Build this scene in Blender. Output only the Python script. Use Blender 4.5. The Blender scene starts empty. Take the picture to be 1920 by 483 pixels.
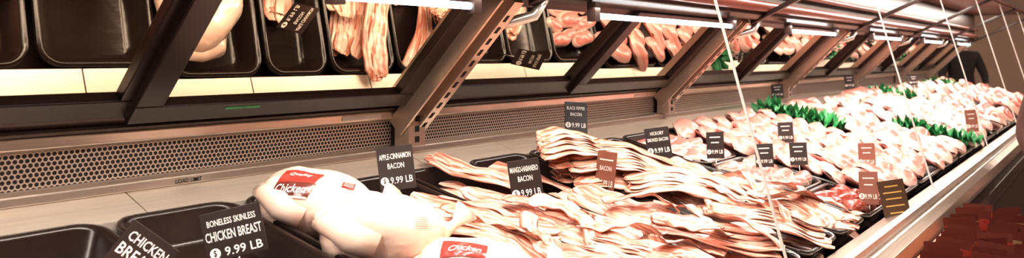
import bpy, bmesh, math, random
from mathutils import Vector, Matrix, noise
random.seed(7)
R=random.uniform
Z0=1.4
SC=bpy.context.scene
COL=SC.collection
# ---------------------------------------------------------------- materials
def newmat(name):
    m=bpy.data.materials.new(name); m.use_nodes=True
    nt=m.node_tree; b=nt.nodes['Principled BSDF']; return m,nt,b
def N(nt,t,**k):
    n=nt.nodes.new(t)
    for a,v in k.items(): setattr(n,a,v)
    return n
def simple(name,col,rough=.5,metal=0,nscale=40,namp=.12,bump=0.0,coat=0,emis=0,spec=.5,col2=None,bd=.003):
    m,nt,b=newmat(name)
    tc=N(nt,'ShaderNodeTexCoord'); no=N(nt,'ShaderNodeTexNoise'); no.inputs['Scale'].default_value=nscale
    nt.links.new(tc.outputs['Object'],no.inputs['Vector'])
    mx=N(nt,'ShaderNodeMix',data_type='RGBA')
    mx.inputs[6].default_value=tuple(c*(1-namp) for c in col)+(1,)
    mx.inputs[7].default_value=tuple(min(1,c*(1+namp)) for c in (col2 or col))+(1,)
    nt.links.new(no.outputs[0],mx.inputs[0]); nt.links.new(mx.outputs[2],b.inputs['Base Color'])
    b.inputs['Roughness'].default_value=rough; b.inputs['Metallic'].default_value=metal
    b.inputs['Specular IOR Level'].default_value=spec
    b.inputs['Coat Weight'].default_value=coat; b.inputs['Coat Roughness'].default_value=.08
    if bump:
        bp=N(nt,'ShaderNodeBump'); bp.inputs['Strength'].default_value=bump; bp.inputs['Distance'].default_value=bd
        nt.links.new(no.outputs[0],bp.inputs['Height']); nt.links.new(bp.outputs[0],b.inputs['Normal'])
    if emis:
        b.inputs['Emission Color'].default_value=tuple(col)+(1,); b.inputs['Emission Strength'].default_value=emis
    return m
def brushed(name,col,rough=.33,metal=.9):
    m,nt,b=newmat(name)
    tc=N(nt,'ShaderNodeTexCoord'); mp=N(nt,'ShaderNodeMapping'); mp.inputs['Scale'].default_value=(1.5,60,160)
    no=N(nt,'ShaderNodeTexNoise'); no.inputs['Scale'].default_value=4; no.inputs['Detail'].default_value=4
    nt.links.new(tc.outputs['Object'],mp.inputs[0]); nt.links.new(mp.outputs[0],no.inputs['Vector'])
    mx=N(nt,'ShaderNodeMix',data_type='RGBA')
    mx.inputs[6].default_value=tuple(c*.75 for c in col)+(1,); mx.inputs[7].default_value=tuple(min(1,c*1.15) for c in col)+(1,)
    nt.links.new(no.outputs[0],mx.inputs[0]); nt.links.new(mx.outputs[2],b.inputs['Base Color'])
    b.inputs['Metallic'].default_value=metal; b.inputs['Roughness'].default_value=rough
    return m
def perforated(name):
    m,nt,b=newmat(name); L=nt.links.new
    tc=N(nt,'ShaderNodeTexCoord'); sp=N(nt,'ShaderNodeSeparateXYZ'); L(tc.outputs['Object'],sp.inputs[0])
    P=.0078
    def mth(op,a,bv=None):
        n=N(nt,'ShaderNodeMath',operation=op)
        for i,v in enumerate((a,bv)):
            if v is None: continue
            if isinstance(v,(int,float)): n.inputs[i].default_value=v
            else: L(v,n.inputs[i])
        return n.outputs[0]
    px=mth('DIVIDE',sp.outputs[0],P); pz=mth('DIVIDE',sp.outputs[2],P*1.732)
    ds=[]
    for o in (0,.5):
        fx=mth('SUBTRACT',mth('FRACT',mth('ADD',px,o+100)),.5)
        fz=mth('MULTIPLY',mth('SUBTRACT',mth('FRACT',mth('ADD',pz,o+100)),.5),1.732)
        ds.append(mth('SQRT',mth('ADD',mth('MULTIPLY',fx,fx),mth('MULTIPLY',fz,fz))))
    h=mth('LESS_THAN',mth('MINIMUM',ds[0],ds[1]),.38)
    mx=N(nt,'ShaderNodeMix',data_type='RGBA'); L(h,mx.inputs[0])
    mx.inputs[6].default_value=(.80,.66,.56,1); mx.inputs[7].default_value=(.035,.020,.015,1)
    L(mx.outputs[2],b.inputs['Base Color']); L(mth('MULTIPLY',mth('SUBTRACT',1,h),.45),b.inputs['Metallic'])
    b.inputs['Roughness'].default_value=.45
    return m
def meat(name,lean,fat,edge,scale=6,fatrim=.82,stripes=False,rough=.32):
    """uv.x = across/radial, uv.y = along/angle"""
    m,nt,b=newmat(name); L=nt.links.new
    uv=N(nt,'ShaderNodeUVMap'); oi=N(nt,'ShaderNodeObjectInfo')
    cx=N(nt,'ShaderNodeCombineXYZ'); L(oi.outputs['Random'],cx.inputs[2])
    sc=N(nt,'ShaderNodeVectorMath',operation='SCALE'); L(cx.outputs[0],sc.inputs[0]); sc.inputs['Scale'].default_value=37
    mp=N(nt,'ShaderNodeMapping'); mp.inputs['Scale'].default_value=(3.2,.7,1) if stripes else (2.2,2.2,1)
    L(uv.outputs[0],mp.inputs[0])
    ad=N(nt,'ShaderNodeVectorMath',operation='ADD'); L(mp.outputs[0],ad.inputs[0]); L(sc.outputs[0],ad.inputs[1])
    no=N(nt,'ShaderNodeTexNoise'); no.inputs['Scale'].default_value=1.6 if stripes else scale/2; no.inputs['Detail'].default_value=5
    no.inputs['Distortion'].default_value=.5
    L(ad.outputs[0],no.inputs['Vector'])
    cr=N(nt,'ShaderNodeValToRGB'); e=cr.color_ramp.elements
    e[0].position=.38 if stripes else .36; e[0].color=tuple(lean)+(1,)
    e[1].position=.56 if stripes else .82; e[1].color=tuple(fat)+(1,)
    mid=cr.color_ramp.elements.new(.48 if stripes else .60); mid.color=tuple((l*.6+f*.4) for l,f in zip(lean,fat))+(1,)
    L(no.outputs[0],cr.inputs[0])
    sp=N(nt,'ShaderNodeSeparateXYZ'); L(uv.outputs[0],sp.inputs[0])
    ed=N(nt,'ShaderNodeValToRGB'); ee=ed.color_ramp.elements
    if stripes:
        ee[0].position=.0; ee[0].color=(1,1,1,1); ee[1].position=.10; ee[1].color=(0,0,0,1)
        x=ed.color_ramp.elements.new(.93); x.color=(0,0,0,1); y=ed.color_ramp.elements.new(1.0); y.color=(.9,.9,.9,1)
    else:
        ee[0].position=fatrim-.06; ee[0].color=(0,0,0,1); ee[1].position=fatrim; ee[1].color=(1,1,1,1)
    L(sp.outputs[0],ed.inputs[0])
    mx=N(nt,'ShaderNodeMix',data_type='RGBA'); L(ed.outputs[0],mx.inputs[0]); L(cr.outputs[0],mx.inputs[6]); mx.inputs[7].default_value=tuple(edge)+(1,)
    hs=N(nt,'ShaderNodeHueSaturation'); mr=N(nt,'ShaderNodeMapRange'); mr.inputs[3].default_value=.78; mr.inputs[4].default_value=1.06
    L(oi.outputs['Random'],mr.inputs[0]); L(mr.outputs[0],hs.inputs['Value']); L(mx.outputs[2],hs.inputs['Color'])
    L(hs.outputs[0],b.inputs['Base Color'])
    b.inputs['Roughness'].default_value=rough
    b.inputs['Coat Weight'].default_value=.2; b.inputs['Coat Roughness'].default_value=.15
    bp=N(nt,'ShaderNodeBump'); bp.inputs['Strength'].default_value=.35; bp.inputs['Distance'].default_value=.003
    n2=N(nt,'ShaderNodeTexNoise'); n2.inputs['Scale'].default_value=90; tc=N(nt,'ShaderNodeTexCoord'); L(tc.outputs['Object'],n2.inputs['Vector'])
    L(n2.outputs[0],bp.inputs['Height']); L(bp.outputs[0],b.inputs['Normal'])
    return m
M={}
M['steel']=brushed('brushed_steel',(.80,.69,.60))
M['steel2']=brushed('satin_liner_steel',(.88,.77,.66),rough=.42,metal=.6)
M['postm']=brushed('post_steel',(.64,.52,.43),rough=.36,metal=.8)
M['perf']=perforated('perforated_vent_metal')
M['black']=simple('black_aluminium',(.030,.015,.012),.35,.2,nscale=25)
M['track']=simple('brown_black_track',(.075,.044,.032),.4,.3,nscale=25)
M['canopy']=simple('dark_canopy_paint',(.06,.028,.020),.35,.1,nscale=12)
M['maroon']=simple('maroon_pipe_paint',(.18,.055,.04),.3,.1,nscale=12)
M['roof']=simple('canopy_roof_paint',(.16,.10,.08),.5,0,nscale=12)
M['base']=simple('dark_brown_case_paint',(.05,.025,.020),.5,0,nscale=8)
M['pan']=simple('black_pan_plastic',(.022,.013,.011),.22,0,nscale=60,bump=.1)
M['slot']=simple('slot_shadow_black',(.012,.008,.006),.8)
M['card']=simple('black_card',(.030,.018,.016),.45)
M['redcard']=simple('salmon_card',(.30,.12,.085),.45)
M['goldc']=simple('brown_card',(.085,.04,.02),.4)
M['white']=simple('white_print',(.95,.90,.84),.6,namp=.02)
M['gold']=simple('gold_print',(.70,.42,.12),.4)
M['wire']=simple('card_clip_metal',(.6,.55,.5),.3,.9)
M['tube']=simple('lamp_tube_glow',(.80,.95,1.0),.4,emis=6,namp=.01)
M['lamp']=simple('ceiling_lamp_glow',(1,.93,.84),.4,emis=7,namp=.01)
M['chrome']=simple('pale_tube_metal',(.85,.80,.74),.25,.6)
M['edge']=simple('polished_glass_edge',(.85,.80,.76),.25,0)
m,nt,b=newmat('tinted_mirror'); b.inputs['Base Color'].default_value=(.70,.58,.45,1); b.inputs['Metallic'].default_value=1
tc=N(nt,'ShaderNodeTexCoord'); no=N(nt,'ShaderNodeTexNoise'); nt.links.new(tc.outputs['Object'],no.inputs['Vector']); no.inputs['Scale'].default_value=3; mr=N(nt,'ShaderNodeMapRange'); mr.inputs[3].default_value=.0; mr.inputs[4].default_value=.03
nt.links.new(no.outputs[0],mr.inputs[0]); nt.links.new(mr.outputs[0],b.inputs['Roughness']); M['mirror']=m
M['bacon']=meat('bacon_streaks',(.66,.20,.13),(1,.72,.58),(.36,.11,.06),stripes=True)
M['bacon2']=meat('smoked_bacon_streaks',(.50,.14,.08),(.98,.64,.48),(.16,.045,.022),stripes=True)
M['pork']=meat('pork_flesh',(.72,.20,.17),(.92,.46,.40),(1,.70,.62),scale=5)
M['pork2']=meat('pale_pork_flesh',(.80,.28,.23),(.94,.50,.43),(.97,.60,.53),scale=4,fatrim=.93)
M['beef']=meat('beef_flesh',(.54,.10,.08),(.86,.36,.30),(1,.66,.56),scale=7)
M['dark']=meat('dark_red_flesh',(.30,.04,.025),(.52,.11,.07),(.42,.09,.05),scale=7,fatrim=.95)
M['skin']=simple('chicken_skin_wrap',(1.0,.60,.46),.25,0,nscale=16,namp=.04,bump=.8,coat=.9,col2=(1,.85,.75),bd=.008)
M['redlab']=simple('red_label_film',(.46,.045,.035),.3,0,nscale=30,coat=.5)
M['darklab']=simple('dark_label_film',(.15,.035,.025),.3,0,nscale=30,coat=.5)
M['creamlab']=simple('cream_label_film',(.98,.82,.66),.35,coat=.5)
M['green']=simple('leaf_green',(.045,.30,.10),.45,0,nscale=50,namp=.6,bump=.3)
M['redpk']=simple('red_packet_film',(.36,.045,.032),.34,.15,nscale=70,namp=.5)
M['goldpk']=simple('gold_packet_film',(.36,.27,.13),.34,.3,nscale=70,namp=.5)
M['wood']=simple('orange_wood',(.58,.20,.10),.45,0,nscale=14,namp=.3)
M['wall']=simple('warm_wall_paint',(.38,.25,.19),.8,nscale=3)
M['ceil']=simple('ceiling_paint',(.40,.30,.24),.9,nscale=3)
M['jacket']=simple('black_jacket_cloth',(.03,.022,.02),.8,nscale=60)
M['brownj']=simple('brown_jacket_cloth',(.09,.04,.03),.8,nscale=60)
M['jeans']=simple('dark_trouser_cloth',(.04,.04,.06),.8,nscale=60)
M['face']=simple('person_skin',(.78,.48,.36),.5,nscale=20)
M['hair']=simple('dark_hair',(.03,.018,.012),.6,nscale=90,bump=.4)
m,nt,b=newmat('floor_tiles'); br=N(nt,'ShaderNodeTexBrick'); tc=N(nt,'ShaderNodeTexCoord'); nt.links.new(tc.outputs['Object'],br.inputs['Vector'])
br.inputs['Scale'].default_value=2; br.offset=0; br.inputs['Color1'].default_value=(.12,.07,.055,1); br.inputs['Color2'].default_value=(.15,.085,.065,1); br.inputs['Mortar'].default_value=(.05,.03,.025,1); br.inputs['Mortar Size'].default_value=.01
nt.links.new(br.outputs[0],b.inputs['Base Color']); b.inputs['Roughness'].default_value=.3; M['floor']=m
# ---------------------------------------------------------------- helpers
def mk(name,verts,faces,mat,parent=None,smooth=False,uvs=None,matidx=None,loc=None,rot=None):
    me=bpy.data.meshes.new(name); me.from_pydata([tuple(v) for v in verts],[],faces)
    mats=mat if isinstance(mat,(list,tuple)) else [mat]
    for k in mats: me.materials.append(k)
    if matidx:
        for p,i in zip(me.polygons,matidx): p.material_index=i
    if smooth:
        for p in me.polygons: p.use_smooth=True
    if uvs:
        ul=me.uv_layers.new(name='UVMap')
        for l in me.loops: ul.data[l.index].uv=uvs[l.vertex_index]
    me.update()
    ob=bpy.data.objects.new(name,me); COL.objects.link(ob)
    if loc: ob.location=loc
    if rot: ob.rotation_euler=rot
    if parent: ob.parent=parent
    return ob
def tag(o,label=None,cat=None,group=None,kind=None):
    if label: o['label']=label
    if cat: o['category']=cat
    if group: o['group']=group
    if kind: o['kind']=kind
    return o
def empty(name,loc=(0,0,0),label=None,cat=None,group=None,rot=None):
    e=bpy.data.objects.new(name,None); e.empty_display_size=.05; e.location=loc; COL.objects.link(e)
    if rot: e.rotation_euler=rot
    tag(e,label,cat,group); return e
BF=[(0,1,2,3),(7,6,5,4),(0,4,5,1),(1,5,6,2),(2,6,7,3),(3,7,4,0)]
def recalc(o):
    bm=bmesh.new(); bm.from_mesh(o.data); bmesh.ops.recalc_face_normals(bm,faces=bm.faces); bm.to_mesh(o.data); bm.free()
def boxes(name,bl,fn,mat,parent=None,bevel=0,matidx=None):
    V=[];F=[];MI=[]
    for k,(a0,a1,b0,b1,c0,c1) in enumerate(bl):
        n=len(V)
        for c in (c0,c1):
            for (a,b_) in ((a0,b0),(a0,b1),(a1,b1),(a1,b0)): V.append(fn(a,b_,c))
        F+= [tuple(n+i for i in f) for f in BF]
        MI+=[(matidx[k] if matidx else 0)]*6
    o=mk(name,V,F,mat,parent,matidx=MI); recalc(o)
    if bevel:
        md=o.modifiers.new('bevel','BEVEL'); md.width=bevel; md.segments=2; md.limit_method='ANGLE'
    return o
ident=lambda x,y,z:(x,y,z+Z0)
loc_id=lambda x,y,z:(x,y,z)
S2=math.sqrt(.5)
def lean(x,t,n): return (x,1.18-S2*t-S2*n,-.105+S2*t-S2*n+Z0)
def prism(name,poly,x0,x1,mat,parent=None,bevel=0,smooth=False):
    n=len(poly); V=[(x0,y,z+Z0) for y,z in poly]+[(x1,y,z+Z0) for y,z in poly]
    F=[tuple(range(n)),tuple(range(2*n-1,n-1,-1))]+[(i,i+n,(i+1)%n+n,(i+1)%n) for i in range(n)]
    o=mk(name,V,F,mat,parent); recalc(o)
    if bevel:
        md=o.modifiers.new('bevel','BEVEL'); md.width=bevel; md.segments=3; md.limit_method='ANGLE'
    return o
def tubemesh(name,pts,r,mat,parent=None,seg=12,rads=None):
    V=[];F=[];pts=[Vector(p) for p in pts]
    for i,p in enumerate(pts):
        d=(pts[min(i+1,len(pts)-1)]-pts[max(i-1,0)]).normalized()
        a=d.cross(Vector((0,0,1)))
        if a.length<.01: a=d.cross(Vector((0,1,0)))
        a.normalize(); b_=d.cross(a); rr_=rads[i] if rads else r
        for k in range(seg):
            t=2*math.pi*k/seg; V.append(p+a*rr_*math.cos(t)+b_*rr_*math.sin(t))
    for i in range(len(pts)-1):
        for k in range(seg): F.append((i*seg+k,i*seg+(k+1)%seg,(i+1)*seg+(k+1)%seg,(i+1)*seg+k))
    F.append(tuple(range(seg-1,-1,-1))); F.append(tuple((len(pts)-1)*seg+k for k in range(seg)))
    return mk(name,V,F,mat,parent,smooth=True)
_tc={}
def textmesh(s,bold=.012):
    if (s,bold) in _tc: return _tc[(s,bold)]
    cu=bpy.data.curves.new('t','FONT'); cu.body=s; cu.size=1; cu.offset=bold; cu.resolution_u=2
    ob=bpy.data.objects.new('t',cu); COL.objects.link(ob); bpy.context.view_layer.update()
    dg=bpy.context.evaluated_depsgraph_get(); me=bpy.data.meshes.new_from_object(ob.evaluated_get(dg))
    V=[v.co.copy() for v in me.vertices]; F=[tuple(p.vertices) for p in me.polygons]
    bpy.data.objects.remove(ob); bpy.data.meshes.remove(me)
    x0=min(v.x for v in V);x1=max(v.x for v in V);y0=min(v.y for v in V);y1=max(v.y for v in V)
    V=[((v.x-x0)/(x1-x0),(v.y-y0)/(y1-y0)) for v in V]
    _tc[(s,bold)]=(V,F,(x1-x0)/(y1-y0)); return _tc[(s,bold)]
# ---------------------------------------------------------------- room
def room(name,x0,x1,y0,y1,z0,z1,mat):
    o=boxes(name,[(x0,x1,y0,y1,z0,z1)],loc_id,mat); tag(o,kind='structure'); return o
room('floor',-3,15,-4,4,-.1,0,M['floor'])
room('ceiling',-3,15,-4,4,3.3,3.4,M['ceil'])
room('wall_back',-3,15,4,4.1,0,3.3,M['wall']); room('wall_front',-3,15,-4.1,-4,0,3.3,M['wall'])
room('wall_left',-3.1,-3,-4,4,0,3.3,M['wall']); room('wall_right',15,15.1,-4,4,0,3.3,M['wall'])
def area(name,loc,sx,sy,p,col=(1,.86,.74),rot=(0,0,0)):
    l=bpy.data.lights.new(name,'AREA'); l.shape='RECTANGLE'; l.size=sx; l.size_y=sy; l.energy=p; l.color=col
    o=bpy.data.objects.new(name,l); o.location=loc; o.rotation_euler=rot; COL.objects.link(o); return o
for ix in range(5):
    for y in (-1.1,2.4):
        x=.2+ix*3.1
        e=empty('ceiling_lamp',(x,y,3.3),'long fluorescent lamp fixed to the shop ceiling','ceiling lamp','shop ceiling lamps')
        boxes('lamp_housing',[(-.65,.65,-.09,.09,-.05,0)],loc_id,M['white'],e)
        boxes('lamp_tube',[(-.6,.6,-.06,.06,-.07,-.051)],loc_id,M['lamp'],e)
        area('ceiling_light',(x,y,3.2),1.2,.15,42)
# ---------------------------------------------------------------- display case
CASE=empty('refrigerated_display_case',(0,0,0),'long steel and black refrigerated meat case with angled glass front','display case')
XE=7.05; BAY=1.173
posts=[.012+BAY*i for i in range(7)]
boxes('case_base',[(-.9,XE,.36,1.25,-1.4,-.46)],ident,M['base'],CASE,.01)
prism('display_deck',[(1.1,-.29),(.44,-.435),(.44,-.455),(1.1,-.455)],-.9,XE,M['base'],CASE)
prism('front_rail',[(.44,-.455),(.44,-.385),(.425,-.372),(.37,-.352),(.335,-.350),(.315,-.362),(.310,-.385),(.315,-.40),(.33,-.41),(.36,-.455)],-.9,XE,M['steel'],CASE,.003)
prism('bumper_strip',[(.33,-.415),(.305,-.42),(.295,-.44),(.305,-.47),(.355,-.475),(.355,-.455)],-.9,XE,M['black'],CASE,.004)
prism('glass_channel',[(.358,-.350),(.345,-.350),(.347,-.335),(.362,-.335)],-.9,XE,M['chrome'],CASE)
boxes('rear_body',[(-.9,XE,1.2,1.25,-.46,-.1)],ident,M['base'],CASE)
for i in range(-1,6):
    a=posts[0]+BAY*i
    if i<0: a=-.9; b_=posts[0]
    else: b_=a+BAY
    b_=min(b_,XE)
    for q in range(4):
        p2=a+(b_-a)*q/4; q2=a+(b_-a)*(q+1)/4
        prism('liner_panel',[(1.198,-.2),(1.165,-.2),(1.092,-.226),(1.092,-.30),(1.198,-.30)],p2+.0012,q2-.0012,M['steel2'],CASE)
    prism('ledge_rail',[(1.198,-.183),(1.172,-.183),(1.163,-.187),(1.161,-.2),(1.198,-.2)],a+.001,b_-.001,M['steel'],CASE,.002)
    boxes('vent_grille',[(a+.02,b_-.02,1.19,1.198,-.183,-.131)],ident,M['perf'],CASE)
    prism('upper_trim_rail',[(1.198,-.106),(1.176,-.106),(1.172,-.112),(1.174,-.127),(1.186,-.132),(1.198,-.132)],a+.001,b_-.001,M['steel'],CASE,.002)
    boxes('door_track',[(a,b_,-.005,.034,-.012,.004),(a,b_,.006,.012,.004,.012),(a,b_,.028,.034,.004,.010)],lean,M['track'],CASE)
    if i>=0: spans=[(a+.03,a+.60,.0),(a+.575,b_-.03,.014)]
    else: spans=[(a,b_-.03,0)]
    for (p,q,n) in spans:
        fr=boxes('sliding_door',[(p,q,.034,.070,n-.012,n+.012),(p,q,.300,.325,n-.012,n+.012),(p,p+.042,.070,.300,n-.012,n+.012),(q-.042,q,.070,.300,n-.012,n+.012)],lean,M['black'],CASE,.002)
        boxes('mirror_glass',[(p+.04,q-.04,.068,.302,n-.004,n+.002)],lean,M['mirror'],fr)
for s in posts:
    bl=[(s-.032,s+.032,-.02,.35,.016,.030),(s-.032,s-.026,-.02,.35,.030,.058),(s+.006,s+.034,-.02,.35,.030,.060)]
    mi=[0,0,0]
    t=.0
    while t<.33:
        bl.append((s+.013,s+.022,t,t+.016,.0595,.0606)); mi.append(1); t+=.03
    boxes('slotted_post',bl,lean,[M['postm'],M['slot']],CASE,0,mi)
    bl=[(s-.024,s+.024,1.135,1.175,-.183,-.112)]; mi=[0]
    for k in range(3): bl.append((s-.006,s+.006,1.1342,1.1352,-.175+k*.021,-.163+k*.021)); mi.append(1)
    boxes('post_foot',bl,ident,[M['postm'],M['slot']],CASE,0,mi)
    tubemesh('bracket_tube',[(s+.005,1.0,Z0+.050),(s+.02,.975,Z0+.056),(s+.05,.93,Z0+.066),(s+.08,.90,Z0+.078),(s+.10,.885,Z0+.118)],.011,M['chrome'],CASE)
    boxes('bracket_arm',[(s+.06,s+.085,.50,.90,.096,.112)],lambda x,y,z:(x,y,z+Z0+(.9-y)*.48),M['black'],CASE,.003)
prism('canopy_beam',[(1.0,.112),(.875,.112),(.86,.125),(.86,.31),(1.0,.31)],-.9,XE,M['canopy'],CASE,.004)
tubemesh('canopy_pipe',[(-.9,.85,Z0+.15),(XE,.85,Z0+.15)],.016,M['maroon'],CASE)
tubemesh('canopy_pipe',[(-.9,.845,Z0+.20),(XE,.845,Z0+.20)],.010,M['maroon'],CASE)
prism('canopy_roof',[(1.0,.31),(.50,.31),(.50,.33),(1.0,.33)],-.9,XE,M['roof'],CASE)
for (a,b_) in ((.75,1.03),(1.44,2.17),(2.68,3.22),(3.82,4.4),(5.0,5.6),(6.2,6.8)):
    o=tubemesh('lamp_tube',[(a,.865,Z0+.084),(b_,.865,Z0+.084)],.006,M['tube'],CASE)
    for xx in (a-.02,b_): boxes('lamp_holder',[(xx,xx+.02,.855,.875,.072,.112)],ident,M['black'],CASE)
for i in range(-1,6):
    x=posts[0]+BAY*(i+.5)
    area('case_lamp_light',(x,.68,Z0+.30),1.1,.10,9.8,(1,.89,.79))
    area('canopy_lamp_light',(x,.85,Z0+.10),1.0,.02,1.8,(1,.93,.85))
def gl(x,t,n):
    y=.352+.188*t; z=-.348+.66*t
    return (x,y-n*.96,z-n*.27+Z0)
# butt-jointed front glass: the polished joint edges carry the panes
for s_ in (.06,1.13,2.20,3.27,4.34,5.41,6.48,XE):
    boxes('polished_glass_edge',[(s_-.0030,s_-.0014,0,1,-.0003,.0045)],gl,M['edge'],CASE)
boxes('glass_top_edge',[(-.9,XE,.985,1,-.0003,.0043)],gl,M['edge'],CASE)
def flat_text(name,s,w,h,mat,parent,fn,bold=.01):
    V,F,_=textmesh(s,bold); return mk(name,[fn(u*w,v*h) for u,v in V],F,mat,parent)
flat_text('load_limit_lettering','LOAD LIMIT',.045,.0065,M['slot'],CASE,lambda u,v:(.675+u,1.1605-.0002,Z0-.1972+v))
boxes('white_sticker',[(1.02,1.12,1.1712,1.1722,-.124,-.115)],ident,M['white'],CASE)
boxes('white_sticker',[(2.18,2.24,1.1712,1.1722,-.124,-.117)],ident,M['white'],CASE)
boxes('green_sticker',[(.735,.80,.056,.061,.0262,.0268)],lean,M['green'],CASE)
# ---------------------------------------------------------------- pans
SL=.22; ANG=math.atan(SL)
def rim(y): return -.218-SL*(1.1-y)
def rr(w,l,r,z,seg=6):
    out=[]
    for (cx,cy,a0) in ((w/2-r,l/2-r,0),(-w/2+r,l/2-r,90),(-w/2+r,-l/2+r,180),(w/2-r,-l/2+r,270)):
        for k in range(seg+1):
            t=math.radians(a0+90*k/seg); out.append((cx+r*math.cos(t),cy+r*math.sin(t),z))
    return out
def pan(x0,x1,y0=.445,y1=1.088,depth=.052,label='empty glossy black plastic food pan',group='black food pans'):
    w=x1-x0-.006; l=(y1-y0)/math.cos(ANG); r=.035
    loops=[rr(w-.004,l-.004,r,-.012),rr(w,l,r,-.002),rr(w-.003,l-.003,r,.001),rr(w-.014,l-.014,r-.005,.0005),rr(w-.020,l-.020,r-.007,-.004),rr(w-.034,l-.034,r-.010,-depth+.008),rr(w-.05,l-.05,r-.014,-depth)]
    V=[];F=[];n=len(loops[0])
    for L_ in loops: V+=L_
    for i in range(len(loops)-1):
        for k in range(n): F.append((i*n+k,i*n+(k+1)%n,(i+1)*n+(k+1)%n,(i+1)*n+k))
    F.append(tuple((len(loops)-1)*n+k for k in range(n)))
    yc=(y0+y1)/2
    o=mk('food_pan',V,F,M['pan'],smooth=True,loc=((x0+x1)/2,yc,Z0+rim(yc)),rot=(ANG,0,0)); recalc(o)
    md=o.modifiers.new('sol','SOLIDIFY'); md.thickness=.0015; md.offset=0
    tag(o,label,'food pan',group); return o
for a,b_,lab in ((.11,.32,'empty glossy black plastic food pan'),(.325,.525,'black plastic food pan nearly empty'),(.53,.725,'empty deep black plastic food pan with rounded corners'),
              (.73,.92,'black plastic food pan holding wrapped whole chickens'),(.925,1.075,'black plastic food pan filled with sliced bacon'),(1.08,1.265,'black plastic food pan filled with sliced bacon'),
              (1.27,1.48,'black plastic food pan with bacon and an empty back end'),(1.485,1.70,'black plastic food pan heaped with smoked bacon'),(1.705,1.92,'black plastic food pan filled with bacon')):
    pan(a,b_,label=lab)
pan(1.925,2.17,.445,.60,label='small black pan holding dark red meat'); pan(1.925,2.17,.605,.83,label='small black pan with pink meat'); pan(1.925,2.17,.835,1.088,label='small black pan with pink meat')
x=2.175
while x<6.9:
    pan(x,min(x+.36,XE-.01),label='black plastic tray under rows of raw meat',group='meat trays'); x+=.365
# ---------------------------------------------------------------- price tags
def price_tag(pos,w,h,lines,yaw=-53,roll=0,tilt=-8,mat='card',tmat='white',dollar=None,label='black price card with white lettering',stem=.05,strokes=()):
    e=empty('price_tag',(pos[0],pos[1],pos[2]+Z0),label,'price tag','price cards in the meat case',rot=(math.radians(tilt),math.radians(roll),math.radians(yaw)))
    boxes('card',[(-w/2,w/2,-.0008,.0008,-h/2,h/2)],loc_id,M[mat],e,.0005)
    for (s,cy,lh,lw) in lines:
        V,F,asp=textmesh(s); H=lh*h; W=lw*w
        mk('lettering',[(-W/2+u*W, -.0011, cy*h-H/2+v*H) for u,v in V],F,M[tmat],e)
    for (cy,lw) in strokes:
        W=lw*w; boxes('printed_line',[(-W/2,W/2,-.0011,-.0009,cy*h-.0014,cy*h+.0014)],loc_id,M[tmat],e)
    if dollar:
        cy,lh=dollar; H=lh*h
        n=20; cx=-w*.35; r=H*.60
        mk('dollar_coin',[(cx+r*math.cos(2*math.pi*k/n),-.0010,cy*h+r*math.sin(2*math.pi*k/n)) for k in range(n)],[tuple(range(n))],M[tmat],e)
        V,F,_=textmesh('$'); mk('dollar_sign',[(cx-r*.3+u*r*.6,-.0013,cy*h-r*.7+v*r*1.4) for u,v in V],F,M[mat],e)
        V,F,_=textmesh('9.99 LB'); W=w*.62; mk('lettering',[(-w*.19+u*W,-.0011,cy*h-H/2+v*H) for u,v in V],F,M[tmat],e)
    tubemesh('clip_stem',[(0,.002,-h/2+.01),(0,.003,-h/2-stem)],.0016,M['wire'],e,seg=6)
    return e
D=(-.27,.16)
price_tag((.972,.98,-.191),.062,.074,[('APPLE-CINNAMON',.28,.13,.88),('BACON',.06,.13,.46)],yaw=-53,roll=-8,dollar=D,label='black price card reading apple-cinnamon bacon')
price_tag((1.21,.88,-.233),.060,.080,[('MANGO-HABANERO',.28,.13,.88),('BACON',.06,.13,.46)],yaw=-50,roll=-8,dollar=D,label='black price card reading mango-habanero bacon')
price_tag((.623,.93,-.2325),.078,.064,[('BONELESS SKINLESS',.27,.13,.80),('CHICKEN BREAST',-.0,.20,.92)],yaw=-42,roll=-12,dollar=(-.34,.18),label='black price card reading boneless skinless chicken breast')
price_tag((.508,.95,-.243),.066,.058,[('CHICKEN',.22,.22,.8),('BREAST',-.1,.26,.85)],yaw=-45,roll=38,label='tilted black price card reading chicken breast')
price_tag((1.70,1.08,-.154),.058,.080,[('BLACK PEPPER',.30,.11,.8),('BACON',.10,.11,.5)],yaw=-45,roll=4,tilt=-20,dollar=(-.25,.15),label='black price card reading black pepper bacon')
price_tag((1.794,.90,-.215),.060,.078,[('HICKORY',.32,.11,.55),('SMOKED BACON',.12,.11,.85)],yaw=-60,roll=-8,dollar=(-.22,.16),label='black price card reading hickory smoked bacon')
price_tag((1.453,.85,-.243),.058,.088,[('BACON',.10,.11,.6)],yaw=-106,roll=0,mat='redcard',dollar=(-.25,.15),strokes=((.3,.7),),label='salmon coloured price card turned sideways')
def small(pos,h,yaw=-75,mat='card',roll=-5,w=.045):
    price_tag(pos,w,h,[],yaw=yaw,roll=roll,mat=mat,dollar=(-.25,.15),strokes=((.3,.6),(.1,.45)),label='small black price card standing in raw meat' if mat=='card' else 'small reddish price card standing in raw meat')
small((1.908,.80,-.223),.066,-85); small((2.445,.80,-.232),.062,-78); small((2.034,.72,-.255),.060,-78); small((2.183,.68,-.262),.060,-80)
small((2.366,.55,-.275),.068,-92,'redcard'); small((2.04,.47,-.315),.078,-96,'redcard'); small((4.17,1.05,-.127),.07); small((3.76,.47,-.265),.09,-70,'redcard'); small((3.2,1.08,-.14),.055); small((5.2,.95,-.14),.06,-70)
price_tag((1.986,.402,-.333),.056,.100,[],yaw=-75,roll=-12,mat='goldc',tmat='gold',strokes=((.36,.5),(.22,.7),(.08,.6),(-.08,.7),(-.24,.5)),label='dark brown card with gold lettering by the front rail')
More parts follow.
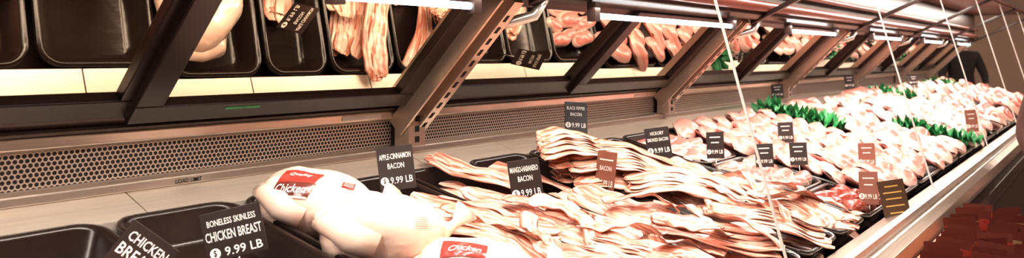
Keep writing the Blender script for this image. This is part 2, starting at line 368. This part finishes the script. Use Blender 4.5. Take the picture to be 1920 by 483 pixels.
# ---------------------------------------------------------------- chickens
def chicken(pos,L=.088,Rr=.062,yaw=-53,roll=0,pitch=0,kind=0,label=''):
    def surf(a,b,off=0):
        r=Rr*(max(math.sin(a),0)**.72)*(1+.16*math.cos(a)); r*=1+.07*math.cos(2*(b-1.2))-.13*max(0,math.cos(b-1.35))**14*math.sin(a)+.05*math.sin(a*5+b*2)*.5
        d=Vector((math.cos(a)*2.2+kind*5,math.cos(b)*1.3*math.sin(a),math.sin(b)*1.3*math.sin(a)))
        nz=noise.noise(d)*.10
        wr=.03*math.sin(b*13+3*noise.noise(d*2))*max(0,abs(math.cos(a))-.25)**2+.022*abs(noise.noise(d*4.5))+.012*abs(noise.noise(d*9))
        r=r*(1+nz+wr)+off
        return Vector((-L*math.cos(a)*(1+off*4),-r*math.cos(b),r*math.sin(b)*.88))
    e=empty('wrapped_chicken',(pos[0],pos[1],pos[2]+Z0),label,'whole chicken','wrapped whole chickens',rot=(math.radians(pitch),math.radians(roll),math.radians(yaw)))
    na,nb=60,120; V=[];F=[]
    for i in range(na+1):
        for k in range(nb): V.append(surf(math.pi*i/na,2*math.pi*k/nb))
    for i in range(na):
        for k in range(nb): F.append((i*nb+k,(i+1)*nb+k,(i+1)*nb+(k+1)%nb,i*nb+(k+1)%nb))
    mk('chicken_body',V,F,M['skin'],e,smooth=True)
    tubemesh('bag_tail',[(L*.93,0,0),(L*1.08,0,.004),(L*1.16,0,.010),(L*1.34,-.004,.03)],.01,M['creamlab'],e,seg=10,rads=[.020,.009,.007,.02])
    for sgn in (-1,1):
        tubemesh('drumstick',[(-L*.1,sgn*Rr*.72-.004,-.01),(-L*.5,sgn*Rr*.72,.004),(-L*.85,sgn*Rr*.46,.014),(-L*1.06,sgn*Rr*.22,.012)],.02,M['skin'],e,seg=14,rads=[.022,.026,.017,.008])
    def patch(name,a0,a1,b0,b1,mat,off,n=22,sk=0):
        V=[];F=[]
        for i in range(n+1):
            for k in range(n+1): V.append(surf(a0+(a1-a0)*i/n+sk*k/n,b0+(b1-b0)*k/n,off))
        for i in range(n):
            for k in range(n): F.append((i*(n+1)+k,(i+1)*(n+1)+k,(i+1)*(n+1)+k+1,i*(n+1)+k+1))
        return mk(name,V,F,mat,e,smooth=True)
    def wraptext(s,a0,a1,b0,b1,mat,off,slant=0):
        V,F,_=textmesh(s)
        return mk('lettering',[surf(a0+(a1-a0)*(u+slant*v),b0+(b1-b0)*v,off) for u,v in V],F,mat,e)
    if kind==0:
        patch('dark_label_band',.78,1.50,.36,.74,M['darklab'],.0022,sk=.1)
        patch('red_label',.88,1.57,.74,1.28,M['redlab'],.0022,sk=.1)
        patch('cream_label_band',.76,1.48,.31,.36,M['creamlab'],.0024)
        patch('cream_label_band',.98,1.67,1.28,1.33,M['creamlab'],.0024)
        wraptext('Chicken',.86,1.44,.44,.66,M['white'],.0034,.08)
        wraptext('Quality',1.08,1.48,.92,1.08,M['white'],.0034,.08)
        patch('red_label_flap',2.02,2.28,.85,1.20,M['redlab'],.0022)
        for j in range(3): patch('cream_label_stripe',2.05,2.25,.92+j*.09,.95+j*.09,M['creamlab'],.003,n=6)
    if kind==1:
        for r_ in range(7):
            patch('print_line',2.05,2.30,.30+r_*.065,.312+r_*.065,M['darklab'],.0018,n=5)
    if kind==2:
        patch('red_label',1.0,1.75,.75,1.4,M['redlab'],.0022)
        patch('cream_label_band',1.0,1.75,1.4,1.46,M['creamlab'],.0024)
        wraptext('Chicken',1.12,1.65,.9,1.12,M['white'],.0034,.08)
    return e
chicken((.800,.975,-.226),.086,.060,-50,6,0,0,'whole chicken in clear wrap with a red printed label')
chicken((.812,.845,-.252),.090,.062,-42,2,0,1,'pale whole chicken in clear wrap beside black pan edge')
chicken((.850,.700,-.302),.085,.058,-56,0,0,2,'whole chicken in clear wrap with red label on top')
# ---------------------------------------------------------------- bacon
def stripmesh(seed,L,W,ripple,bend,arch,twist):
    rnd=random.Random(seed); n=36; m_=6; V=[];UV=[];F=[]
    ph=rnd.uniform(0,6); ph2=rnd.uniform(0,6); f1=rnd.uniform(2,4); f2=rnd.uniform(6,10)
    p=Vector((0,0,0)); hd=-bend/2
    cs=[]
    for i in range(n+1):
        s=i/n; h=hd+bend*s+.10*math.sin(s*5+ph)
        cs.append((p.copy(),h)); p=p+Vector((math.sin(h),-math.cos(h),0))*(L/n)
    c=sum((a for a,_ in cs),Vector())/len(cs)
    for i,(q,h) in enumerate(cs):
        s=i/n; side=Vector((math.cos(h),math.sin(h),0)); w=W*(.86+.14*math.sin(s*4+ph2))*(min(1,.55+min(s,1-s)*9))
        z=ripple*math.sin(s*f1*math.pi+ph)+arch*math.sin(math.pi*s)+ripple*.3*math.sin(s*f2*math.pi+ph2)
        tw=twist*math.sin(s*3+ph)
        for top in (1,-1):
            for k in range(m_+1):
                u=k/m_-.5
                zz=z+u*w*math.sin(tw)+ .0022*math.sin(s*20+u*5+ph2)*abs(u)*2+top*.0018*(1-abs(2*u)**4*.8)
                V.append(q-c+side*u*w*math.cos(tw)+Vector((0,0,zz))); UV.append((k/m_,s*3+seed))
    row=2*(m_+1)
    for i in range(n):
        a=i*row;b=(i+1)*row
        for k in range(m_):
            F.append((a+k,a+k+1,b+k+1,b+k)); F.append((a+m_+1+k,b+m_+1+k,b+m_+2+k,a+m_+2+k))
        F.append((a,b,b+m_+1,a+m_+1)); F.append((a+m_,a+2*m_+1,b+2*m_+1,b+m_))
    F.append(tuple(range(m_+1))+tuple(range(2*m_+1,m_,-1)))
    e=n*row; F.append(tuple(e+k for k in range(m_,-1,-1))+tuple(e+k for k in range(m_+1,2*m_+2)))
    return V,F,UV
SM=[];SM2=[]
for k in range(12):
    V,F,UV=stripmesh(k,R(.20,.25),R(.040,.052),R(.002,.005),(-1)**k*R(.1,.8),R(.0,.012),R(-.3,.3))
    for mt,lst in ((M['bacon'],SM),(M['bacon2'],SM2)):
        o=mk('bacon_slice',V,F,mt,smooth=True,uvs=UV); lst.append(o.data); bpy.data.objects.remove(o)
AR=[]
for k in range(8):
    V,F,UV=stripmesh(50+k,R(.25,.29),R(.042,.050),R(.001,.003),R(-1.2,-.8),R(.018,.026),R(-.1,.1))
    o=mk('bacon_slice',V,F,M['bacon2'],smooth=True,uvs=UV); AR.append(o.data); bpy.data.objects.remove(o)
CU=[]
for k in range(6):
    V,F,UV=stripmesh(80+k,R(.14,.20),R(.036,.046),R(.005,.008),(-1)**k*R(.9,1.9),R(.006,.016),R(.2,.5))
    o=mk('bacon_slice',V,F,M['bacon'],smooth=True,uvs=UV); CU.append(o.data); bpy.data.objects.remove(o)
def put(name,me,loc,rot,label,cat,group,sc=1):
    o=bpy.data.objects.new(name,me); o.location=(loc[0],loc[1],loc[2]+Z0); o.rotation_euler=rot; o.scale=(sc,sc,sc); COL.objects.link(o)
    tag(o,label,cat,group); return o
def bunch(x,y,h,yaw,n,me_i,meshes,grp,lab,dx=.011,dz=.0022,lean_=.22,fan=.03):
    """a folded-over pack of overlapping slices laid like shingles"""
    for k in range(n):
        f=k-(n-1)/2
        xx=x+math.cos(yaw)*dx*f; yy=y+math.sin(yaw)*dx*f+R(-.010,.010)
        put('bacon_slice',meshes[me_i%len(meshes)],(xx,yy,rim(yy)+h+dz*k),(ANG+R(-.04,.04),-lean_+R(-.07,.07),yaw+fan*f+R(-.05,.05)),lab,'bacon',grp)
LB='raw bacon slice with pink and cream streaks'; LS='smoked bacon slice with browned edges'
def fillb(x0,x1,ys,meshes,grp,lab,h0,h1,y0=.15,n=7,yj=.45):
    for j,y in enumerate(ys):
        f=j/max(1,len(ys)-1)
        bunch(R(x0,x1),y+R(-.02,.02),h0+(h1-h0)*f,y0+R(-yj,yj),n,random.randrange(12),meshes,grp,lab)
GB='bacon slices in the pan'
fillb(.965,1.03,(.88,.60,.80,.66,.80,.72,.82),SM,GB,LB,-.040,.006,.25)
fillb(1.14,1.21,(.92,.56,.76,.66,.84,.70,.60),SM,GB,LB,-.040,-.004,.2)
fillb(1.34,1.42,(.80,.54,.72,.62,.78,.66,.56),SM,GB,LB,-.038,.004,.2)
fillb(1.56,1.63,(.55,.70,.60,.66,.56),SM2,'smoked bacon slices in the pan',LS,-.035,.004,.15)
fillb(1.77,1.86,(.90,.56,.78,.66,.60,.56),SM,GB,LB,-.035,.000,.15)
bunch(1.21,1.00,.010,.30,3,4,SM,GB,LB)
bunch(1.38,1.01,-.022,.5,2,7,SM,GB,LB)
for (x,y,h) in ((.98,.78,.022),(1.01,.70,.024),(1.04,.84,.016),(1.15,.74,.016),(1.19,.66,.020),(1.17,.80,.012),(1.36,.72,.022),(1.40,.64,.024),(1.33,.60,.02),(1.60,.62,.024),(1.63,.56,.022),(1.80,.70,.016),(1.84,.60,.018),(1.86,.52,.018),(1.79,.56,.022),(1.0,.62,.02),(1.22,.56,.02),(1.44,.55,.02)):
    put('bacon_slice',random.choice(CU),(x,y,rim(y)+h),(ANG+R(-.1,.2),R(-.3,.3),R(-.6,1.1)),'curled raw bacon slice lying loose on the pile','bacon',GB)
G3='fanned smoked bacon heap'; L3='smoked bacon slice in a fanned heap'
bunch(1.56,.90,-.020,.75,9,0,AR,G3,L3,dx=.012)
bunch(1.53,.84,-.012,.70,9,2,AR,G3,L3,dx=.012)
bunch(1.53,.93,.008,.95,9,1,AR,G3,L3,dx=.013,dz=.003)
bunch(1.56,.86,.016,.80,9,3,AR,G3,L3,dx=.013,dz=.003)
bunch(1.50,.93,.034,1.0,8,5,AR,G3,L3,dx=.012,dz=.003)
bunch(1.57,.72,.008,.55,8,6,AR,G3,L3,dx=.013)
# ---------------------------------------------------------------- raw meat
def blob(seed,lx,ly,h,pw,kid):
    rnd=random.Random(seed); nr,na=9,30; V=[];UV=[];F=[]
    p1,p2,p3=rnd.uniform(0,6),rnd.uniform(0,6),rnd.uniform(0,6)
    def P(r,t,top):
        o=1+.10*math.sin(2*t+p1)+.06*math.sin(3*t+p2)-kid*math.exp(-((t-1.4)**2)*3)
        z=h*(max(0,1-r**pw)**.55)*(1 if top>0 else .35)*top
        x=lx/2*r*o*math.cos(t); y=ly/2*r*o*math.sin(t)
        z+=.16*h*top*noise.noise(Vector((x*40,y*40,seed)))+ (.10*h*math.sin(x*60+p3) if top>0 else 0)
        return Vector((x,y,z))
    for top in (1,-1):
        for i in range(nr+1):
            r=(i/nr)**.75
            for k in range(na):
                t=2*math.pi*k/na; V.append(P(r,t,top)); UV.append((r*(1 if top>0 else .999), (math.cos(t)*r+1)*.5+math.sin(t)*r*.7+seed))
    for ti,top in enumerate((1,-1)):
        o=ti*(nr+1)*na
        for i in range(nr):
            for k in range(na):
                f=(o+i*na+k,o+i*na+(k+1)%na,o+(i+1)*na+(k+1)%na,o+(i+1)*na+k)
                F.append(f if top<0 else f[::-1])
    return V,F,UV
def blobset(n,mt,lx,ly,h,pw,kid,s0):
    out=[]
    for k in range(n):
        V,F,UV=blob(s0+k,lx*R(.85,1.15),ly*R(.85,1.15),h*R(.85,1.2),pw,kid)
        o=mk('m',V,F,mt,smooth=True,uvs=UV); out.append(o.data); bpy.data.objects.remove(o)
    return out
CH=blobset(6,M['pork'],.15,.10,.020,5,.25,10)
FL=blobset(6,M['pork2'],.17,.08,.030,2.8,.05,30)
BE=blobset(6,M['beef'],.15,.10,.022,5,.2,50)
RO=blobset(4,M['pork'],.17,.11,.042,2.6,.1,70)
DK=blobset(4,M['dark'],.07,.05,.022,2.5,.15,90)
SMP=blobset(4,M['pork'],.085,.05,.020,3,.15,110)
def rows(x0,x1,step,y0,y1,ystep,meshes,name,cat,grp,lab,lift=.0,tilt=.35,yaw=0,sc=1,jz=.006):
    x=x0
    while x<x1:
        y=y0+R(0,ystep*.5)
        while y<y1:
            put(name,random.choice(meshes),(x+R(-.012,.012),y,rim(y)+lift+R(0,jz)),(ANG+tilt+R(-.1,.1),R(-.15,.15),yaw+R(-.25,.25)),lab,cat,grp,sc*R(.92,1.08))
            y+=ystep
        x+=step
rows(1.97,2.14,.055,.48,.585,.035,DK,'meat_chunk','meat','dark red meat pieces','dark red marinated meat chunk',-.012,.1)
rows(1.97,2.14,.055,.64,.80,.045,SMP,'meat_chunk','meat','pink meat pieces','small pink pork piece in a black pan',-.012,.1)
rows(1.97,2.14,.055,.87,1.05,.045,SMP,'meat_chunk','meat','pink meat pieces','small pink pork piece in a black pan',-.012,.1)
rows(2.26,2.97,.135,.49,1.06,.060,FL,'pork_fillet','pork fillet','pale pork fillets','pale pink pork fillet laid in a row',.0,.35,.5)
rows(3.20,3.45,.15,.49,1.06,.1,RO,'pork_roast','pork roast','pork roasts','rounded pink pork roast with fat cap',.008,.1,.4)
rows(3.06,3.08,.15,.49,.80,.08,RO,'pork_roast','pork roast','pork roasts','rounded pink pork roast with fat cap',.008,.1,.4,.9)
rows(3.50,3.56,.13,.76,1.06,.058,CH,'pork_chop','pork chop','pork chops','pink pork chop with cream fat edge',.012,.55,.2)
rows(3.74,3.90,.13,.49,1.06,.058,CH,'pork_chop','pork chop','pork chops','pink pork chop with cream fat edge',.012,.55,.2)
rows(4.03,4.6,.15,.49,1.06,.1,RO,'pork_roast','pork roast','pork roasts','rounded pink pork roast with fat cap',.02,.2,.6)
rows(4.7,5.5,.16,.49,1.06,.085,BE,'beef_steak','steak','beef steaks','red beef steak with pale fat edge',.02,.6,.1,1.1)
rows(5.6,6.85,.2,.50,1.06,.11,BE,'beef_steak','steak','beef steaks','red beef steak with pale fat edge',.03,.6,.1,1.35)
for (x,y) in ((.43,.99),(.47,.93),(.40,.92)):
    put('chicken_breast',FL[int(x*50)%6],(x,y,rim(y)-.030),(ANG,0,R(0,2)),'pale raw chicken breast in black pan','chicken breast','chicken breasts',.8)
LV=[]
for s in range(4):
    V=[];F=[];nr,na=7,56
    for i in range(nr+1):
        r=i/nr
        for k in range(na):
            t=2*math.pi*k/na
            rad=.045*r*(1+.12*math.sin(9*t+s)+.06*math.sin(17*t))
            V.append((rad*math.cos(t)*1.15,rad*math.sin(t),.020*r*r*math.sin(9*t+s*2)+.009*r**2*math.sin(21*t)+.012*r))
    for i in range(nr):
        for k in range(na): F.append((i*na+k,i*na+(k+1)%na,(i+1)*na+(k+1)%na,(i+1)*na+k))
    o=mk('l',V,F,M['green'],smooth=True); LV.append(o.data); bpy.data.objects.remove(o)
for (xx,ya,yb,h) in ((3.08,.84,1.09,.024),(3.63,.46,.70,.020),(4.66,.84,1.07,.04),(6.3,.9,1.05,.05)):
    y=ya
    while y<yb:
        put('lettuce_leaf',random.choice(LV),(xx+R(-.02,.02),y,rim(y)+h),(ANG+R(-.3,.3),R(-.4,.4),R(0,6)),'curly green lettuce leaf between rows of meat','lettuce','lettuce garnish',1.0)
        y+=.034
# ---------------------------------------------------------------- front snack crate
SH=boxes('snack_shelf',[(1.05,2.10,.04,.285,-.458,-.440),(1.05,2.10,.262,.285,-1.4,-.458),(1.05,1.075,.04,.262,-1.4,-.458),(2.075,2.10,.04,.262,-1.4,-.458)],ident,M['base'],None,.002)
tag(SH,'dark brown display stand in front of the meat case','display stand')
CR=empty('wooden_crate',(1.60,.165,Z0-.440),'orange stained wooden crate full of snack packets','crate')
boxes('crate_panel',[(-.47,.47,-.115,.115,0,.008),(-.47,.47,.103,.115,.008,.085),(-.47,.47,-.115,-.103,.008,.070),(-.47,-.458,-.103,.103,.008,.085),(.458,.47,-.103,.103,.008,.085)],loc_id,M['wood'],CR,.002)
def packet(c1,c2):
    V=[];F=[];MI=[]
    nu,nv=8,14
    for side in (1,-1):
        for j in range(nv+1):
            for i in range(nu+1):
                u=i/nu-.5; v=j/nv
                bul=max(0,math.cos(math.pi*u))*(math.sin(math.pi*min(1,v/.84)) if v<.84 else 0)
                V.append((u*.056,side*(.0055*max(0,bul)+.0005),v*.110+(.0012 if (i%2 and j==nv) else 0)))
    n1=(nu+1)*(nv+1)
    for sd in (0,1):
        for j in range(nv):
            for i in range(nu):
                f=(sd*n1+j*(nu+1)+i,sd*n1+j*(nu+1)+i+1,sd*n1+(j+1)*(nu+1)+i+1,sd*n1+(j+1)*(nu+1)+i)
                F.append(f if sd else f[::-1]); MI.append(1 if (j in (5,6,7,8) and 1<=i<=6) or j>=12 else 0)
    o=mk('p',V,F,[c1,c2],matidx=MI); d=o.data; bpy.data.objects.remove(o); return d
PK=[packet(M['redpk'],M['darklab']),packet(M['goldpk'],M['darklab'])]
for r_ in range(19):
    for c_ in range(3):
        k=(1 if c_==1 else 0) if r_%4!=3 else (0 if c_==1 else 1)
        x=1.18+r_*.045+R(-.004,.004); y=.234-.066*c_
        put('snack_packet',PK[k],(x,y,-.431),(R(-.22,-.05),R(-.14,.14),math.radians(-65+R(-20,20))),'red foil snack packet standing in the crate' if k==0 else 'gold foil snack packet standing in the crate','snack packet','snack packets in the crate')
# ---------------------------------------------------------------- people
def person(loc,yaw,jacket,label,cap=False,arm=(.3,-.25)):
    e=empty('person',loc,label,'person',None,rot=(0,0,yaw))
    J=[];E=[];RD=[]
    def add(p,r,par=None):
        J.append(p);RD.append(r)
        if par is not None: E.append((par,len(J)-1))
        return len(J)-1
    pel=add((0,0,.98),.15); sp1=add((0,0,1.15),.145,pel); ch=add((0,.0,1.33),.165,sp1); nk=add((0,0,1.47),.065,ch); hb=add((0,-.01,1.56),.078,nk); hd_=add((0,-.01,1.64),.092,hb); add((0,0,1.715),.07,hd_)
    for s in (-1,1):
        hp=add((s*.10,0,.90),.10,pel); kn=add((s*.11,-.02,.50),.068,hp); an=add((s*.12,.02,.09),.045,kn); add((s*.13,-.14,.04),.038,an)
        sh=add((s*.185,0,1.40),.075,ch); el=add((s*.27,-.06,1.13),.05,sh); wr=add((s*.20,arm[1],1.02),.030,el); pm=add((s*.18,arm[1]-.06,1.01),.034,wr)
        for k in range(4):
            a=add((s*(.205-.018*k),arm[1]-.11,1.0),.0095,pm); add((s*(.205-.018*k),arm[1]-.145+.006*abs(k-1.5),.98),.008,a)
        a=add((s*.135,arm[1]-.07,1.01),.010,pm); add((s*.125,arm[1]-.10,.995),.009,a)
    me=bpy.data.meshes.new('body'); me.from_pydata(J,E,[]); o=bpy.data.objects.new('body',me); COL.objects.link(o)
    sk=o.modifiers.new('skin','SKIN')
    for i,v in enumerate(me.skin_vertices[0].data): v.radius=(RD[i],RD[i]*(.72 if i in (0,1,2) else 1)); v.use_root=(i==0)
    sub=o.modifiers.new('s','SUBSURF'); sub.levels=2; sub.render_levels=2
    bpy.context.view_layer.update(); dg=bpy.context.evaluated_depsgraph_get()
    nm=bpy.data.meshes.new_from_object(o.evaluated_get(dg)); bpy.data.objects.remove(o)
    nm.materials.clear()
    for k in (M['face'],jacket,M['jeans']): nm.materials.append(k)
    for p in nm.polygons:
        c=p.center; p.use_smooth=True
        p.material_index=2 if c.z<.93 and abs(c.x)<.2 and c.y>-.2 else 1
        if c.z>1.475 or (c.y<arm[1]-.01 and c.z>.8): p.material_index=0
    ob=bpy.data.objects.new('body',nm); COL.objects.link(ob); ob.parent=e
    def ell(name,c,r,mat,half=False):
        V=[];F=[];a_,b_=14,20
        for i in range(a_+1):
            for k in range(b_):
                t=math.pi*(.5 if half else 1)*i/a_; q=2*math.pi*k/b_
                V.append((c[0]+r[0]*math.sin(t)*math.cos(q),c[1]+r[1]*math.sin(t)*math.sin(q),c[2]+r[2]*math.cos(t)))
        for i in range(a_):
            for k in range(b_): F.append((i*b_+k,(i+1)*b_+k,(i+1)*b_+(k+1)%b_,i*b_+(k+1)%b_))
        return mk(name,V,F,mat,e,smooth=True)
    ell('hair',(0,.022,1.655),(.092,.10,.115),M['hair'])
    for s in (-1,1): ell('eye',(s*.032,-.088,1.635),(.012,.008,.008),M['hair']); ell('ear',(s*.088,0,1.615),(.012,.02,.03),M['face'])
    ell('nose',(0,-.100,1.605),(.013,.02,.022),M['face']); ell('mouth',(0,-.082,1.565),(.024,.008,.006),M['redpk'])
    if cap:
        ell('cap',(0,-.005,1.675),(.102,.112,.10),M['jacket'],True); ell('cap_brim',(0,-.11,1.675),(.07,.075,.008),M['jacket'])
    return e
person((12.0,1.62,0),math.radians(-60),M['jacket'],'person in black cap and jacket standing past the case end',True)
person((3.35,-.03,0),math.radians(-90),M['brownj'],'person in dark brown jacket standing at the case front')
# ---------------------------------------------------------------- camera / world
w=bpy.data.worlds.new('World'); SC.world=w; w.use_nodes=True; w.node_tree.nodes['Background'].inputs[0].default_value=(1,.85,.72,1); w.node_tree.nodes['Background'].inputs[1].default_value=.4
cam=bpy.data.cameras.new('Camera'); co=bpy.data.objects.new('Camera',cam); COL.objects.link(co); SC.camera=co
co.location=(0,0,Z0); co.rotation_euler=(math.radians(90),0,math.radians(37-90))
cam.sensor_width=36; cam.lens=36*1500/1920; cam.shift_y=-136.5/1920; cam.clip_start=.02
cam.dof.use_dof=True; cam.dof.focus_distance=1.45; cam.dof.aperture_fstop=7
try:
    SC.view_settings.view_transform='Standard'; SC.view_settings.exposure=.08; SC.view_settings.gamma=.90
except Exception as ex: print(ex)
